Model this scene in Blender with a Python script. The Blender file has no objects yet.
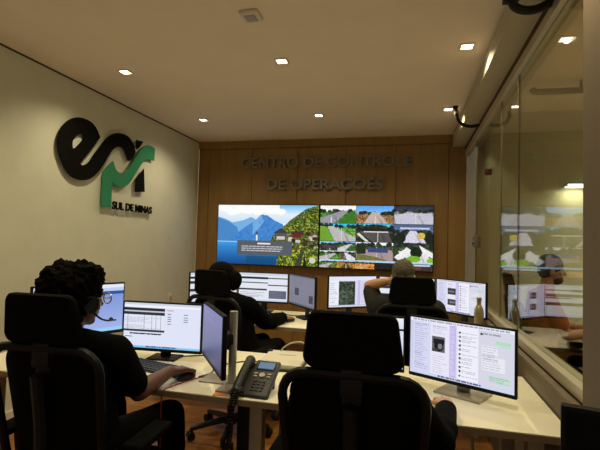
import bpy, bmesh, math, random
import numpy as np
from mathutils import Vector, Matrix, noise
random.seed(7)
S = bpy.context.scene
COL = S.collection
R = math.radians

# ------------------------------------------------------------------ camera
cd = bpy.data.cameras.new('camera'); cam = bpy.data.objects.new('camera', cd); COL.objects.link(cam)
cd.sensor_width = 36.0; cd.sensor_fit = 'HORIZONTAL'
cd.lens = 441.5 / 600 * 36.0
cd.clip_start = 0.05
YAW, PIT, ROL = 0.2417, 0.0409, 0.0281
fw = Vector((-math.sin(YAW)*math.cos(PIT), math.cos(YAW)*math.cos(PIT), math.sin(PIT)))
r0 = Vector((math.cos(YAW), math.sin(YAW), 0)); u0 = r0.cross(fw)
rt = math.cos(ROL)*r0 + math.sin(ROL)*u0; up = -math.sin(ROL)*r0 + math.cos(ROL)*u0
cam.matrix_world = Matrix(((rt.x, up.x, -fw.x, 0), (rt.y, up.y, -fw.y, 0), (rt.z, up.z, -fw.z, 1.415), (0, 0, 0, 1)))
S.camera = cam

# ------------------------------------------------------------------ world, exposure
w = bpy.data.worlds.new('world'); S.world = w; w.use_nodes = True
bg = w.node_tree.nodes['Background']; bg.inputs[0].default_value = (1.0, 0.88, 0.66, 1); bg.inputs[1].default_value = 0.33
S.view_settings.view_transform = 'Standard'; S.view_settings.look = 'None'
S.view_settings.exposure = 0.0; S.view_settings.gamma = 1.0; S.view_settings.use_curve_mapping = False
LAMP_W = 41.0            # each ceiling downlight
LAMP_COL = (1.0, 0.86, 0.56)
SCREEN = 1.0            # luminance of a white screen pixel

# ------------------------------------------------------------------ materials
def mat(name, col, rough=0.5, metal=0.0, emit=None, estr=1.0, spec=0.5, var=0.0, scale=20.0):
    m = bpy.data.materials.new(name); m.use_nodes = True
    nt = m.node_tree; b = nt.nodes['Principled BSDF']
    b.inputs['Base Color'].default_value = (*col, 1); b.inputs['Roughness'].default_value = rough
    b.inputs['Metallic'].default_value = metal; b.inputs['Specular IOR Level'].default_value = spec
    if emit:
        b.inputs['Emission Color'].default_value = (*emit, 1); b.inputs['Emission Strength'].default_value = estr
    if var:
        tc = nt.nodes.new('ShaderNodeTexCoord'); n = nt.nodes.new('ShaderNodeTexNoise'); n.inputs['Scale'].default_value = scale
        n.inputs['Detail'].default_value = 4
        cr = nt.nodes.new('ShaderNodeValToRGB')
        cr.color_ramp.elements[0].color = (*[c*(1-var) for c in col], 1); cr.color_ramp.elements[1].color = (*[min(1, c*(1+var)) for c in col], 1)
        cr.color_ramp.elements[0].position = .3; cr.color_ramp.elements[1].position = .7
        nt.links.new(tc.outputs['Object'], n.inputs['Vector']); nt.links.new(n.outputs['Fac'], cr.inputs['Fac'])
        nt.links.new(cr.outputs['Color'], b.inputs['Base Color'])
    return m

def wood_mat(name, dark, light, rough, stretch, planks=None):
    m = bpy.data.materials.new(name); m.use_nodes = True; nt = m.node_tree; b = nt.nodes['Principled BSDF']
    b.inputs['Roughness'].default_value = rough
    tc = nt.nodes.new('ShaderNodeTexCoord'); mp = nt.nodes.new('ShaderNodeMapping'); mp.inputs['Scale'].default_value = stretch
    n = nt.nodes.new('ShaderNodeTexNoise'); n.inputs['Scale'].default_value = 3.0; n.inputs['Detail'].default_value = 8; n.inputs['Distortion'].default_value = .8
    cr = nt.nodes.new('ShaderNodeValToRGB')
    cr.color_ramp.elements[0].color = (*dark, 1); cr.color_ramp.elements[1].color = (*light, 1)
    cr.color_ramp.elements[0].position = .32; cr.color_ramp.elements[1].position = .7
    nt.links.new(tc.outputs['Object'], mp.inputs['Vector']); nt.links.new(mp.outputs['Vector'], n.inputs['Vector'])
    nt.links.new(n.outputs['Fac'], cr.inputs['Fac'])
    out = cr.outputs['Color']
    if planks:
        br = nt.nodes.new('ShaderNodeTexBrick'); br.inputs['Scale'].default_value = 1.0
        br.inputs['Brick Width'].default_value = planks[0]; br.inputs['Row Height'].default_value = planks[1]
        br.inputs['Mortar Size'].default_value = .004
        br.inputs['Color1'].default_value = (1, 1, 1, 1); br.inputs['Color2'].default_value = (.72, .72, .72, 1); br.inputs['Mortar'].default_value = (.3, .3, .3, 1)
        nt.links.new(tc.outputs['Object'], br.inputs['Vector'])
        mx = nt.nodes.new('ShaderNodeMix'); mx.data_type = 'RGBA'; mx.blend_type = 'MULTIPLY'; mx.inputs['Factor'].default_value = 1
        nt.links.new(out, mx.inputs[6]); nt.links.new(br.outputs['Color'], mx.inputs[7]); out = mx.outputs[2]
    nt.links.new(out, b.inputs['Base Color'])
    return m

def glass_mat(name, tint):
    m = bpy.data.materials.new(name); m.use_nodes = True; nt = m.node_tree
    nt.nodes.remove(nt.nodes['Principled BSDF'])
    tr = nt.nodes.new('ShaderNodeBsdfTransparent'); tr.inputs['Color'].default_value = (*tint, 1)
    gl = nt.nodes.new('ShaderNodeBsdfGlossy'); gl.inputs['Roughness'].default_value = 0.0
    lw = nt.nodes.new('ShaderNodeLayerWeight'); lw.inputs['Blend'].default_value = .5
    pw = nt.nodes.new('ShaderNodeMath'); pw.operation = 'POWER'; pw.inputs[1].default_value = 5
    fr = nt.nodes.new('ShaderNodeMath'); fr.operation = 'MULTIPLY_ADD'; fr.inputs[1].default_value = .96; fr.inputs[2].default_value = .04
    nt.links.new(lw.outputs['Facing'], pw.inputs[0]); nt.links.new(pw.outputs[0], fr.inputs[0])
    mx = nt.nodes.new('ShaderNodeMixShader')
    nt.links.new(fr.outputs[0], mx.inputs[0]); nt.links.new(tr.outputs[0], mx.inputs[1]); nt.links.new(gl.outputs[0], mx.inputs[2])
    nt.links.new(mx.outputs[0], nt.nodes['Material Output'].inputs['Surface'])
    return m

def screen_mat():
    m = bpy.data.materials.new('screen_picture'); m.use_nodes = True; nt = m.node_tree; b = nt.nodes['Principled BSDF']
    b.inputs['Base Color'].default_value = (.01, .01, .01, 1); b.inputs['Roughness'].default_value = .35; b.inputs['Specular IOR Level'].default_value = .2
    a = nt.nodes.new('ShaderNodeVertexColor'); a.layer_name = 'picture'
    nt.links.new(a.outputs['Color'], b.inputs['Emission Color']); b.inputs['Emission Strength'].default_value = SCREEN
    return m

M = dict(
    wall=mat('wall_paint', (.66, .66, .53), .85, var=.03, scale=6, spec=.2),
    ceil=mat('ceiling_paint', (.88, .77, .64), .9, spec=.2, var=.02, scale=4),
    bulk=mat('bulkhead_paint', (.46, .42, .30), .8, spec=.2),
    column=mat('column_paint', (.17, .132, .088), .7, spec=.2),
    oppo=mat('office_paint', (.66, .68, .54), .85, spec=.2),
    gap=mat('dark_gap', (.10, .055, .025), .8, spec=.1),
    wood=wood_mat('wood_veneer', (.225, .122, .030), (.285, .160, .041), .45, (5, 5, .5)),
    floor=wood_mat('floor_wood', (.30, .115, .022), (.44, .185, .042), .4, (1.2, 9, 1), (1.2, .16)),
    alu=mat('brushed_aluminium', (.55, .50, .38), .4, .6),
    sill=mat('sill_grey', (.15, .12, .078), .6),
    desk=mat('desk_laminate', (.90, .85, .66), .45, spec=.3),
    desk_edge_shaded=mat('desk_edge_shaded', (.34, .25, .15), .6),  # brown edge with its shade put into the colour
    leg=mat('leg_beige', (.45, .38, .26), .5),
    black=mat('black_plastic', (.005, .005, .005), .5, spec=.3),
    bezel=mat('bezel_black', (.006, .006, .007), .55, spec=.15),
    mesh=mat('chair_mesh', (.002, .002, .002), .9, spec=.1, var=.3, scale=120),
    pad=mat('chair_pad', (.003, .0028, .0024), .85, spec=.08),
    frame=mat('chair_frame', (.004, .004, .004), .45, spec=.22),
    steel=mat('steel', (.55, .53, .48), .3, .9),
    silver=mat('silver_paint', (.42, .39, .33), .45, .3),
    skin_d=mat('skin_brown', (.13, .055, .028), .55, var=.1, scale=30),
    skin=mat('skin_tan', (.42, .22, .13), .55, var=.1, scale=30),
    skin_o=mat('skin_light', (.55, .29, .15), .55, var=.1, scale=30),
    hair=mat('hair_black', (.004, .003, .0022), .85, spec=.06),
    hair_g=mat('hair_grey', (.10, .088, .06), .8, spec=.2, var=.5, scale=60),
    hair_b=mat('hair_brown', (.025, .017, .011), .7),
    tee=mat('black_cotton', (.003, .003, .003), .9, spec=.06, var=.2, scale=40),
    jacket=mat('black_jacket', (.004, .0043, .004), .8, spec=.05, var=.2, scale=30),
    grey_tee=mat('grey_cotton', (.035, .035, .032), .9, spec=.1, var=.15, scale=40),
    orange_tee=mat('rust_cotton', (.30, .085, .03), .9, spec=.1, var=.15, scale=40),
    trousers=mat('dark_trousers', (.005, .0045, .004), .9, spec=.06),
    shoe=mat('black_shoe', (.012, .012, .012), .5),
    eye=mat('eye_white', (.6, .58, .54), .3),
    logo_k=mat('logo_black', (.004, .0035, .003), .8, spec=.08),
    logo_g=mat('logo_green', (.030, .24, .115), .5, spec=.3),
    letter=mat('letter_grey', (.20, .185, .145), .6, spec=.3),
    lens=mat('lamp_lens', (.9, .85, .7), .5, emit=(1, .9, .66), estr=6.0),
    tube=mat('lamp_tube', (.9, .85, .7), .5, emit=(1, .93, .7), estr=7.0),
    white=mat('white_plastic', (.70, .66, .56), .5),
    paper=mat('paper', (.72, .68, .55), .8),
    red=mat('red_cable', (.35, .02, .015), .5),
    cable=mat('white_cable', (.55, .50, .42), .5),
    bottle=mat('bottle_gold', (.40, .36, .20), .32, .75),
    lcd=mat('phone_lcd', (.05, .08, .12), .3, emit=(.10, .19, .33), estr=.8),
    keys=mat('phone_keys', (.022, .021, .02), .5),
    phone=mat('phone_body', (.030, .028, .025), .45, spec=.4),
    orange=mat('card_orange', (.55, .22, .05), .6),
    blue=mat('card_blue', (.10, .12, .30), .6),
    rail=mat('rail_grey', (.20, .19, .16), .6),
    glass=glass_mat('partition_glass', (.88, .90, .84)),
    lensglass=mat('glasses_lens', (.55, .62, .68), .1, spec=.8),
    screen=screen_mat(),
    off=mat('screen_off', (.004, .004, .004), .7, spec=.08),
)

# ------------------------------------------------------------------ mesh helpers
class MB:
    def __init__(self): self.bm = bmesh.new()
    def _merge(self, t, mi=0):
        for f in t.faces: f.material_index = mi
        me = bpy.data.meshes.new('t'); t.to_mesh(me); t.free()
        self.bm.from_mesh(me); bpy.data.meshes.remove(me)
    def box(self, c, s, bev=0, rot=None, mi=0, seg=2):
        t = bmesh.new(); bmesh.ops.create_cube(t, size=1)
        bmesh.ops.scale(t, vec=s, verts=t.verts)
        if bev: bmesh.ops.bevel(t, geom=list(t.edges), offset=bev, segments=seg, affect='EDGES', profile=.5)
        if rot: bmesh.ops.rotate(t, cent=(0, 0, 0), matrix=rot, verts=t.verts)
        bmesh.ops.translate(t, vec=c, verts=t.verts); self._merge(t, mi); return self
    def box2(self, a, b, bev=0, mi=0):
        return self.box([(a[i]+b[i])/2 for i in range(3)], [abs(b[i]-a[i]) for i in range(3)], bev, None, mi)
    def cyl(self, p0, p1, r0, r1=None, seg=16, mi=0):
        r1 = r0 if r1 is None else r1; p0, p1 = Vector(p0), Vector(p1); d = p1-p0
        t = bmesh.new(); bmesh.ops.create_cone(t, cap_ends=True, segments=seg, radius1=r0, radius2=r1, depth=d.length)
        bmesh.ops.rotate(t, cent=(0, 0, 0), matrix=d.to_track_quat('Z', 'Y').to_matrix(), verts=t.verts)
        bmesh.ops.translate(t, vec=(p0+p1)/2, verts=t.verts); self._merge(t, mi); return self
    def ell(self, c, s, sub=3, rot=None, mi=0):
        t = bmesh.new(); bmesh.ops.create_icosphere(t, subdivisions=sub, radius=1)
        bmesh.ops.scale(t, vec=s, verts=t.verts)
        if rot: bmesh.ops.rotate(t, cent=(0, 0, 0), matrix=rot, verts=t.verts)
        bmesh.ops.translate(t, vec=c, verts=t.verts); self._merge(t, mi); return self
    def cap(self, p0, r0, p1, r1, seg=14):
        p0, p1 = Vector(p0), Vector(p1); self.cyl(p0, p1, r0, r1, seg)
        self.ell(p0, (r0,)*3, 2); self.ell(p1, (r1,)*3, 2); return self
    def tube(self, pts, r, seg=8, closed=False, mi=0):
        pts = [Vector(p) for p in pts]; t = bmesh.new(); rings = []; n = len(pts); prev = None
        for i, p in enumerate(pts):
            if closed: d = pts[(i+1) % n]-pts[i-1]
            else: d = pts[min(i+1, n-1)]-pts[max(i-1, 0)]
            d.normalize()
            if prev is None:
                a = d.orthogonal().normalized()
            else:
                a = prev-d*prev.dot(d)
                a = a.normalized() if a.length > 1e-6 else d.orthogonal().normalized()
            prev = a; b = d.cross(a); rr = r[i] if isinstance(r, (list, tuple)) else r
            rings.append([t.verts.new(p+rr*(math.cos(2*math.pi*k/seg)*a+math.sin(2*math.pi*k/seg)*b)) for k in range(seg)])
        for i in range(n if closed else n-1):
            A, B = rings[i], rings[(i+1) % n]
            for k in range(seg): t.faces.new((A[k], A[(k+1) % seg], B[(k+1) % seg], B[k]))
        if not closed:
            t.faces.new(rings[0][::-1]); t.faces.new(rings[-1])
        self._merge(t, mi); return self
    def lathe(self, prof, c=(0, 0, 0), seg=24, mi=0):
        t = bmesh.new(); rings = []
        for r, z in prof: rings.append([t.verts.new((c[0]+r*math.cos(2*math.pi*k/seg), c[1]+r*math.sin(2*math.pi*k/seg), c[2]+z)) for k in range(seg)])
        for A, B in zip(rings, rings[1:]):
            for k in range(seg): t.faces.new((A[k], A[(k+1) % seg], B[(k+1) % seg], B[k]))
        t.faces.new(rings[0][::-1]); t.faces.new(rings[-1]); self._merge(t, mi); return self
    def mesh(self, name, smooth=True):
        bmesh.ops.recalc_face_normals(self.bm, faces=self.bm.faces)
        me = bpy.data.meshes.new(name); self.bm.to_mesh(me); self.bm.free()
        if smooth:
            for p in me.polygons: p.use_smooth = True
            try: me.set_sharp_from_angle(angle=R(35))
            except Exception: pass
        return me
    def build(self, name, mats, parent=None, loc=(0, 0, 0), rz=0, smooth=True):
        me = self.mesh(name, smooth)
        for m in (mats if isinstance(mats, (list, tuple)) else [mats]): me.materials.append(m)
        return link(name, me, parent, loc, rz)

def link(name, data, parent=None, loc=(0, 0, 0), rz=0):
    o = bpy.data.objects.new(name, data); COL.objects.link(o); o.location = loc; o.rotation_euler = (0, 0, rz)
    if parent: o.parent = parent
    return o
def thing(name, label, cat, loc=(0, 0, 0), rz=0, group=None):
    o = bpy.data.objects.new(name, None); COL.objects.link(o); o.empty_display_size = .1
    o.location = loc; o.rotation_euler = (0, 0, rz); return tag(o, label, cat, group)
def tag(o, label, cat, group=None):
    o['label'] = label; o['category'] = cat
    if group: o['group'] = group
    return o
def struct(name, mb, mats, parent=None, smooth=False):
    o = mb.build(name, mats, parent, smooth=smooth)
    if not parent: o['kind'] = 'structure'
    return o
def dup(root, loc, rz, label, group=None):
    r = root.copy(); COL.objects.link(r); r.location = loc; r.rotation_euler = (0, 0, rz); r['label'] = label
    if group: r['group'] = group
    def kids(src, dst):
        for ch in list(src.children):
            c = ch.copy(); COL.objects.link(c); c.parent = dst; kids(ch, c)
    kids(root, r); return r
def smooth_curve(pts, n=8, closed=False):
    pts = [Vector(p) for p in pts]; out = []; m = len(pts)
    rng = range(m) if closed else range(m-1)
    for i in rng:
        p0 = pts[i-1] if (closed or i > 0) else pts[0]; p1 = pts[i]; p2 = pts[(i+1) % m]
        p3 = pts[(i+2) % m] if (closed or i+2 < m) else pts[-1]
        for k in range(n):
            t = k/n
            out.append(.5*((2*p1)+(p2-p0)*t+(2*p0-5*p1+4*p2-p3)*t*t+(3*p1-p0-3*p2+p3)*t**3))
    if not closed: out.append(pts[-1])
    return out
def eval_mesh(o, name):
    dg = bpy.context.evaluated_depsgraph_get(); me = bpy.data.meshes.new_from_object(o.evaluated_get(dg)); me.name = name; return me

# ------------------------------------------------------------------ the room (x right, y to the video wall, z up)
XL, XG, XB, YB, H = -2.92, .681, .51, 5.72, 2.811
YF = -2.2
struct('floor', MB().box2((XL-.1, YF, -.1), (3.6, YB+.1, 0)), M['floor'])
struct('ceiling', MB().box2((XL-.1, YF, H), (3.6, YB+.1, H+.1)), M['ceil'])
struct('wall_left', MB().box2((XL-.12, YF, 0), (XL, YB, H)), M['wall'])
wb = MB()
seams = [XL, -2.755, -2.11, -1.467, -.81, -.168, .47, XG]
for a, b in zip(seams, seams[1:]):
    wb.box2((a+.003, YB, .08), (b-.003, YB+.05, 2.70), .002)
wb.box2((XL, YB-.012, 2.705), (XB, YB+.05, H))
wb.box2((XL, YB+.02, 0), (XG, YB+.1, H), mi=1)
struct('wall_back', wb, [M['wood'], M['gap']])
struct('baseboard_back', MB().box2((XL, YB-.012, 0), (XG, YB+.02, .08)), M['gap'])
struct('baseboard_left', MB().box2((XL, YF, 0), (XL+.012, YB-.012, .08)), M['white'])
struct('trim_1', MB().box2((XL, YF, H-.012), (XL+.008, YB-.012, H)), M['gap'])
# bulkhead above the glass, with the dark shadow gap along the ceiling
struct('wall_right', MB().box2((.605, 1.823, 0), (.76, YB, .825)), M['sill'])
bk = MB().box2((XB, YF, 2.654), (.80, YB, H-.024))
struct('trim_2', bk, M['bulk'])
struct('trim_3', MB().box2((XB+.015, YF, H-.024), (.80, YB, H)), M['gap'])
# end pillar of the partition, nearest the camera, and the recessed wall beside it
struct('wall_right_end', MB().box2((.62, 1.45, 0), (.80, 1.823, 2.654), .006), M['column'])
struct('wall_right_near', MB().box2((1.0, YF, 0), (1.1, 1.5, H)), M['wall'])
# glazed partition
win = MB()
win.box2((.640, 1.823, .845), (.722, YB, .895), .004)          # bottom rail
win.box2((.650, 1.823, 2.545), (.712, YB, 2.600), .004)        # head rail
fr = struct('window_1', win, M['alu'])
struct('head_groove', MB().box2((.658, 1.823, 2.600), (.704, YB, 2.654)), M['gap'], fr)
struct('sill', MB().box2((.600, 1.823, .825), (.632, YB, .845), .004).box2((.652, 1.823, .825), (.76, YB, .845)), M['sill'], fr)
struct('groove', MB().box2((.632, 1.823, .822), (.652, YB, .836)), M['gap'], fr)
ys = [1.823, 3.07, 3.62, 4.90, YB]
for a, b in zip(ys, ys[1:]):
    struct('pane', MB().box2((XG-.004, a+.002, .895), (XG+.004, b-.002, 2.545)), M['glass'], fr)
for y in (3.07, 3.62, 4.90):
    struct('joint', MB().box2((XG-.006, y-.002, .895), (XG+.006, y+.002, 2.545)), M['sill'], fr)
struct('lock', MB().box2((XG-.03, 4.78, 1.42), (XG+.03, 4.90, 1.54), .006).cyl((XG-.045, 4.84, 1.47), (XG-.03, 4.84, 1.47), .02), M['sill'], fr)
struct('clamp', MB().cyl((XG-.03, 4.22, 2.10), (XG+.03, 4.22, 2.10), .03), M['gap'], fr)
# the office behind the glass
struct('wall_office_back', MB().box2((XG+.12, 4.86, 0), (3.6, 4.96, H)), M['oppo'])
struct('wall_office_side', MB().box2((3.5, YF, 0), (3.6, 4.86, H)), M['oppo'])
struct('wall_office_end', MB().box2((.80, 4.96, 0), (.9, YB, H)), M['oppo'])

# ------------------------------------------------------------------ downlights
t = thing('linear_lamp', 'bright short linear lamp on the office wall beyond the glass', 'lamp', (1.57, 4.79, 2.05))
MB().box((0, 0, 0), (.20, .14, .024), .004).build('housing', M['white'], t)
MB().box((0, -.005, -.018), (.18, .035, .008)).box((0, -.0705, -.002), (.18, .002, .012)).build('tube', M['tube'], t)
ld = bpy.data.lights.new('linear_lamp_light', 'AREA'); ld.shape = 'RECTANGLE'; ld.size = .18; ld.size_y = .06; ld.energy = 1.3; ld.color = (1, .9, .55)
l = bpy.data.objects.new('lamp', ld); COL.objects.link(l); l.parent = t; l.location = (0, -.035, -.024)
def downlight(x, y, label, energy=None):
    t = thing('downlight', label, 'ceiling light', (x, y, H), 0, 'square downlights in the ceiling')
    f = MB()
    for sx, sy, a, b in ((0, .044, .102, .014), (0, -.044, .102, .014), (.044, 0, .014, .074), (-.044, 0, .014, .074)):
        f.box((sx, sy, -.004), (a, b, .008))
    f.build('trim_ring', M['white'], t)
    MB().box((0, 0, -.003), (.073, .073, .004)).build('lens', M['lens'], t)
    ld = bpy.data.lights.new('downlight_lamp', 'SPOT'); ld.energy = energy or LAMP_W; ld.color = LAMP_COL; ld.spot_size = R(140); ld.spot_blend = 1.0; ld.shadow_soft_size = .012
    l = bpy.data.objects.new('lamp', ld); COL.objects.link(l); l.parent = t; l.location = (0, 0, -.018)
    return t
OFFICE_FILL = [(2.6, 3.9, 'unseen square downlight added to light the office beyond the glass, deeper one'), (2.6, 2.3, 'unseen square downlight added to light the office beyond the glass, nearer one')]  # unseen lamps added to brighten the office
names = {(-2.33, 3.185): 'nearer of the two lit square downlights beside the left wall', (-.97, 3.2): 'lit square downlight nearest the small grey ceiling sensor',
         (.37, 3.185): 'nearer of the two lit square downlights beside the bulkhead', (-2.33, 4.635): 'farther lit square downlight beside the left wall, near the wood wall',
         (-.97, 4.65): 'lit square downlight in mid ceiling above the wall lettering', (.367, 4.633): 'lit square downlight at the far end of the bulkhead by the wood wall'}
for (x, y), l in names.items(): downlight(x, y, l)
for x, l in ((-2.33, 'unseen added square downlight over the left operator, outside the picture'), (-.97, 'unseen added square downlight over the middle of the near desks, outside the picture'), (.37, 'unseen added square downlight over the near right desk, outside the picture')):  # unseen row at the same spacing, added to light the near desks
    downlight(x, 1.74, l)
for x, y, l in OFFICE_FILL: downlight(x, y, l, 130)
t = thing('ceiling_sensor', 'small square grey sensor on the ceiling near the camera', 'sensor', (-.963, 2.50, H))
MB().box((0, 0, -.012), (.12, .12, .024), .006).build('housing', M['white'], t)
MB().box((0, 0, -.027), (.07, .07, .008), .003).build('cover', M['silver'], t)

# ------------------------------------------------------------------ black curved brackets at the bulkhead
def hook(pts, r, box, label):
    p0 = Vector(box[0]); t = thing('curved_bracket', label, 'bracket', p0, 0, 'black curved brackets under the bulkhead')
    MB().tube(smooth_curve([Vector(p)-p0 for p in pts], 8), r, 10).build('arm', M['black'], t)
    MB().box((0, 0, 0), box[1], .004).build('mount', M['black'], t)
    MB().cyl(Vector(pts[1])-p0+Vector((-.018, -.006, 0)), Vector(pts[1])-p0+Vector((.018, .006, 0)), .019).build('collar', M['steel'], t)
    return t
hook([(.43, 4.55, 2.79), (.437, 4.53, 2.735), (.447, 4.50, 2.67), (.475, 4.47, 2.615), (.52, 4.45, 2.585), (.575, 4.45, 2.578), (.635, 4.45, 2.588)], .016,
     ((.43, 4.55, 2.801), (.05, .05, .02)), 'black curved bracket at the far end of the bulkhead')
hook([(.462, 2.30, 2.70), (.468, 2.30, 2.65), (.482, 2.30, 2.605), (.525, 2.30, 2.580), (.585, 2.30, 2.580), (.655, 2.30, 2.612)], .021,
     ((.470, 2.30, 2.720), (.075, .06, .182)), 'black curved bracket at the top edge of the picture, nearest the camera')

# ------------------------------------------------------------------ screen pictures (small painted grids that glow)
class Pic:
    def __init__(s, w, h, bgc): s.w, s.h = w, h; s.a = np.zeros((h, w, 3)); s.a[:] = bgc; s.yy, s.xx = np.mgrid[0:h, 0:w]; s.u = (s.xx+.5)/w; s.v = (s.yy+.5)/h
    def rect(s, x0, y0, x1, y1, c, k=1.0):
        m = (s.u >= x0) & (s.u < x1) & (s.v >= y0) & (s.v < y1); s.a[m] = s.a[m]*(1-k)+np.array(c)*k
    def poly(s, pts, c):
        m = np.zeros(s.u.shape, bool); n = len(pts); j = n-1
        for i in range(n):
            xi, yi = pts[i]; xj, yj = pts[j]
            if yi != yj: m ^= ((yi > s.v) != (yj > s.v)) & (s.u < (xj-xi)*(s.v-yi)/(yj-yi)+xi)
            j = i
        s.a[m] = c; return m
    def grad(s, y0, y1, c0, c1, x0=0, x1=1):
        m = (s.v >= y0) & (s.v < y1) & (s.u >= x0) & (s.u < x1); t = ((s.v-y0)/(y1-y0))[m][:, None]
        s.a[m] = np.array(c0)*(1-t)+np.array(c1)*t
    def ell(s, cx, cy, rx, ry, c, inner=0):
        d = ((s.u-cx)/rx)**2+((s.v-cy)/ry)**2; s.a[(d < 1) & (d >= inner)] = c
    def speck(s, mask, amt, rng, cell=1):
        n = rng.normal(0, amt, s.u.shape)
        if cell > 1:
            n = np.kron(rng.normal(0, amt, (s.h//cell+1, s.w//cell+1)), np.ones((cell, cell)))[:s.h, :s.w]
        s.a[mask] = np.clip(s.a[mask]+n[mask][:, None], 0, 255)
    def lines(s, x0, y0, x1, y1, n, c, rng, fill=.5, th=.4, jag=.5):
        dy = (y1-y0)/n
        for i in range(n):
            L = (x1-x0)*(1-jag*rng.random()); x = x0
            while x < x0+L:
                wd = (.01+.04*rng.random()); s.rect(x, y0+i*dy, min(x+wd, x0+L), y0+i*dy+dy*th, c, fill); x += wd+.006
RNG = np.random.default_rng(3)
def srgb2lin(a):
    a = np.clip(a/255., 0, 1); return np.where(a <= .04045, a/12.92, ((a+.055)/1.055)**2.4)
def screen(name, pic, W, Hh, parent, loc, extra=None):
    w, h = pic.w, pic.h
    xs = (np.arange(w+1)/w-.5)*W; zs = (.5-np.arange(h+1)/h)*Hh
    co = np.zeros(((w+1)*(h+1), 3)); co[:, 0] = np.tile(xs, h+1); co[:, 2] = np.repeat(zs, w+1)
    i, j = np.meshgrid(np.arange(w), np.arange(h)); a = (j*(w+1)+i).ravel()
    faces = np.stack([a, a+w+1, a+w+2, a+1], 1)
    me = bpy.data.meshes.new(name); me.from_pydata(co.tolist(), [], faces.tolist())
    ca = me.color_attributes.new('picture', 'FLOAT_COLOR', 'CORNER')
    lin = srgb2lin(pic.a).reshape(-1, 3); c = np.ones((w*h*4, 4), np.float32); c[:, :3] = np.repeat(lin, 4, 0)
    ca.data.foreach_set('color', c.ravel()); me.materials.append(M['screen'])
    return link(name, me, parent, loc)

# video wall, left half: lake, mountains, village on a green slope, a grey caption box
def pic_lake():
    p = Pic(200, 112, (235, 240, 245)); p.grad(0, .30, (250, 250, 250), (205, 228, 245)); p.grad(0, .16, (120, 190, 240), (225, 240, 250), .62, 1)
    for k in range(14): p.ell(.05+.045*k, .05+.10*RNG.random(), .05, .05, (252, 252, 252))
    p.poly([(0, .20), (.08, .24), (.15, .30), (.26, .26), (.34, .20), (.40, .26), (.5, .5), (0, .66)], (120, 175, 225))
    p.poly([(0, .22), (.10, .27), (.2, .38), (.24, .62), (0, .66)], (70, 135, 200))
    m = p.poly([(.12, .62), (.24, .42), (.36, .29), (.44, .16), (.50, .17), (.58, .26), (.66, .32), (.70, .62)], (64, 132, 205)); p.speck(m, 6, RNG, 4)
    m = p.poly([(.36, .29), (.44, .16), (.47, .28), (.42, .40), (.36, .50)], (110, 170, 225)); p.speck(m, 5, RNG, 3)
    p.grad(.62, 1.0, (66, 158, 226), (8, 72, 140), 0, .72); p.rect(0, .615, .5, .635, (140, 205, 240))
    p.rect(.30, .86, .62, 1.0, (10, 66, 96), .5); p.rect(.0, .70, .3, .8, (40, 120, 200), .3)
    m = p.poly([(.52, .66), (.56, .52), (.64, .40), (.72, .26), (.80, .16), (.88, .06), (1, 0), (1, 1), (.60, 1), (.62, .72)], (78, 96, 30)); p.speck(m, 34, RNG, 2)
    for k in range(220):
        x, y = .66+.34*RNG.random(), .05+.4*RNG.random()
        if y > .62-.62*(x-.5)/.5+.02: p.ell(x, y, .009, .013, [(132, 140, 30), (40, 66, 24), (168, 164, 40), (60, 84, 34)][k % 4])
    for k in range(46):
        x, y = .56+.42*RNG.random(), .42+.30*RNG.random(); c = [(96, 66, 56), (190, 180, 170), (60, 40, 36), (110, 84, 60), (205, 200, 190), (38, 34, 36)][k % 6]
        p.rect(x, y, x+.03+.02*RNG.random(), y+.03+.03*RNG.random(), c)
    p.rect(.58, .44, .70, .54, (88, 84, 88)); p.poly([(.57, .46), (.64, .38), (.71, .46)], (60, 58, 64)); p.rect(.60, .52, .68, .57, (205, 200, 196))
    p.rect(.74, .43, .86, .48, (74, 48, 42)); p.rect(.76, .48, .84, .54, (120, 30, 34)); p.rect(.395, .50, .41, .6, (238, 238, 238)); p.poly([(.39, .5), (.4025, .42), (.415, .5)], (70, 70, 80))
    for k in range(260):
        x, y = .64+.36*RNG.random(), .68+.32*RNG.random(); p.ell(x, y, .007, .013, [(196, 190, 30), (60, 90, 30), (140, 150, 40), (30, 48, 22), (205, 196, 50), (90, 110, 36)][k % 6])
    p.poly([(.78, 1), (.84, .74), (.87, .76), (.84, 1)], (60, 66, 50)); p.poly([(.86, 1), (.87, .8), (.9, 1)], (24, 36, 26)); p.ell(.95, .9, .03, .05, (205, 210, 190))
    p.rect(.205, .595, .755, .835, (84, 92, 100)); p.rect(.41, .635, .54, .665, (238, 226, 214)); p.lines(.25, .69, .72, .80, 3, (225, 225, 225), RNG, .75, .4, .25)
    return p
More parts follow.
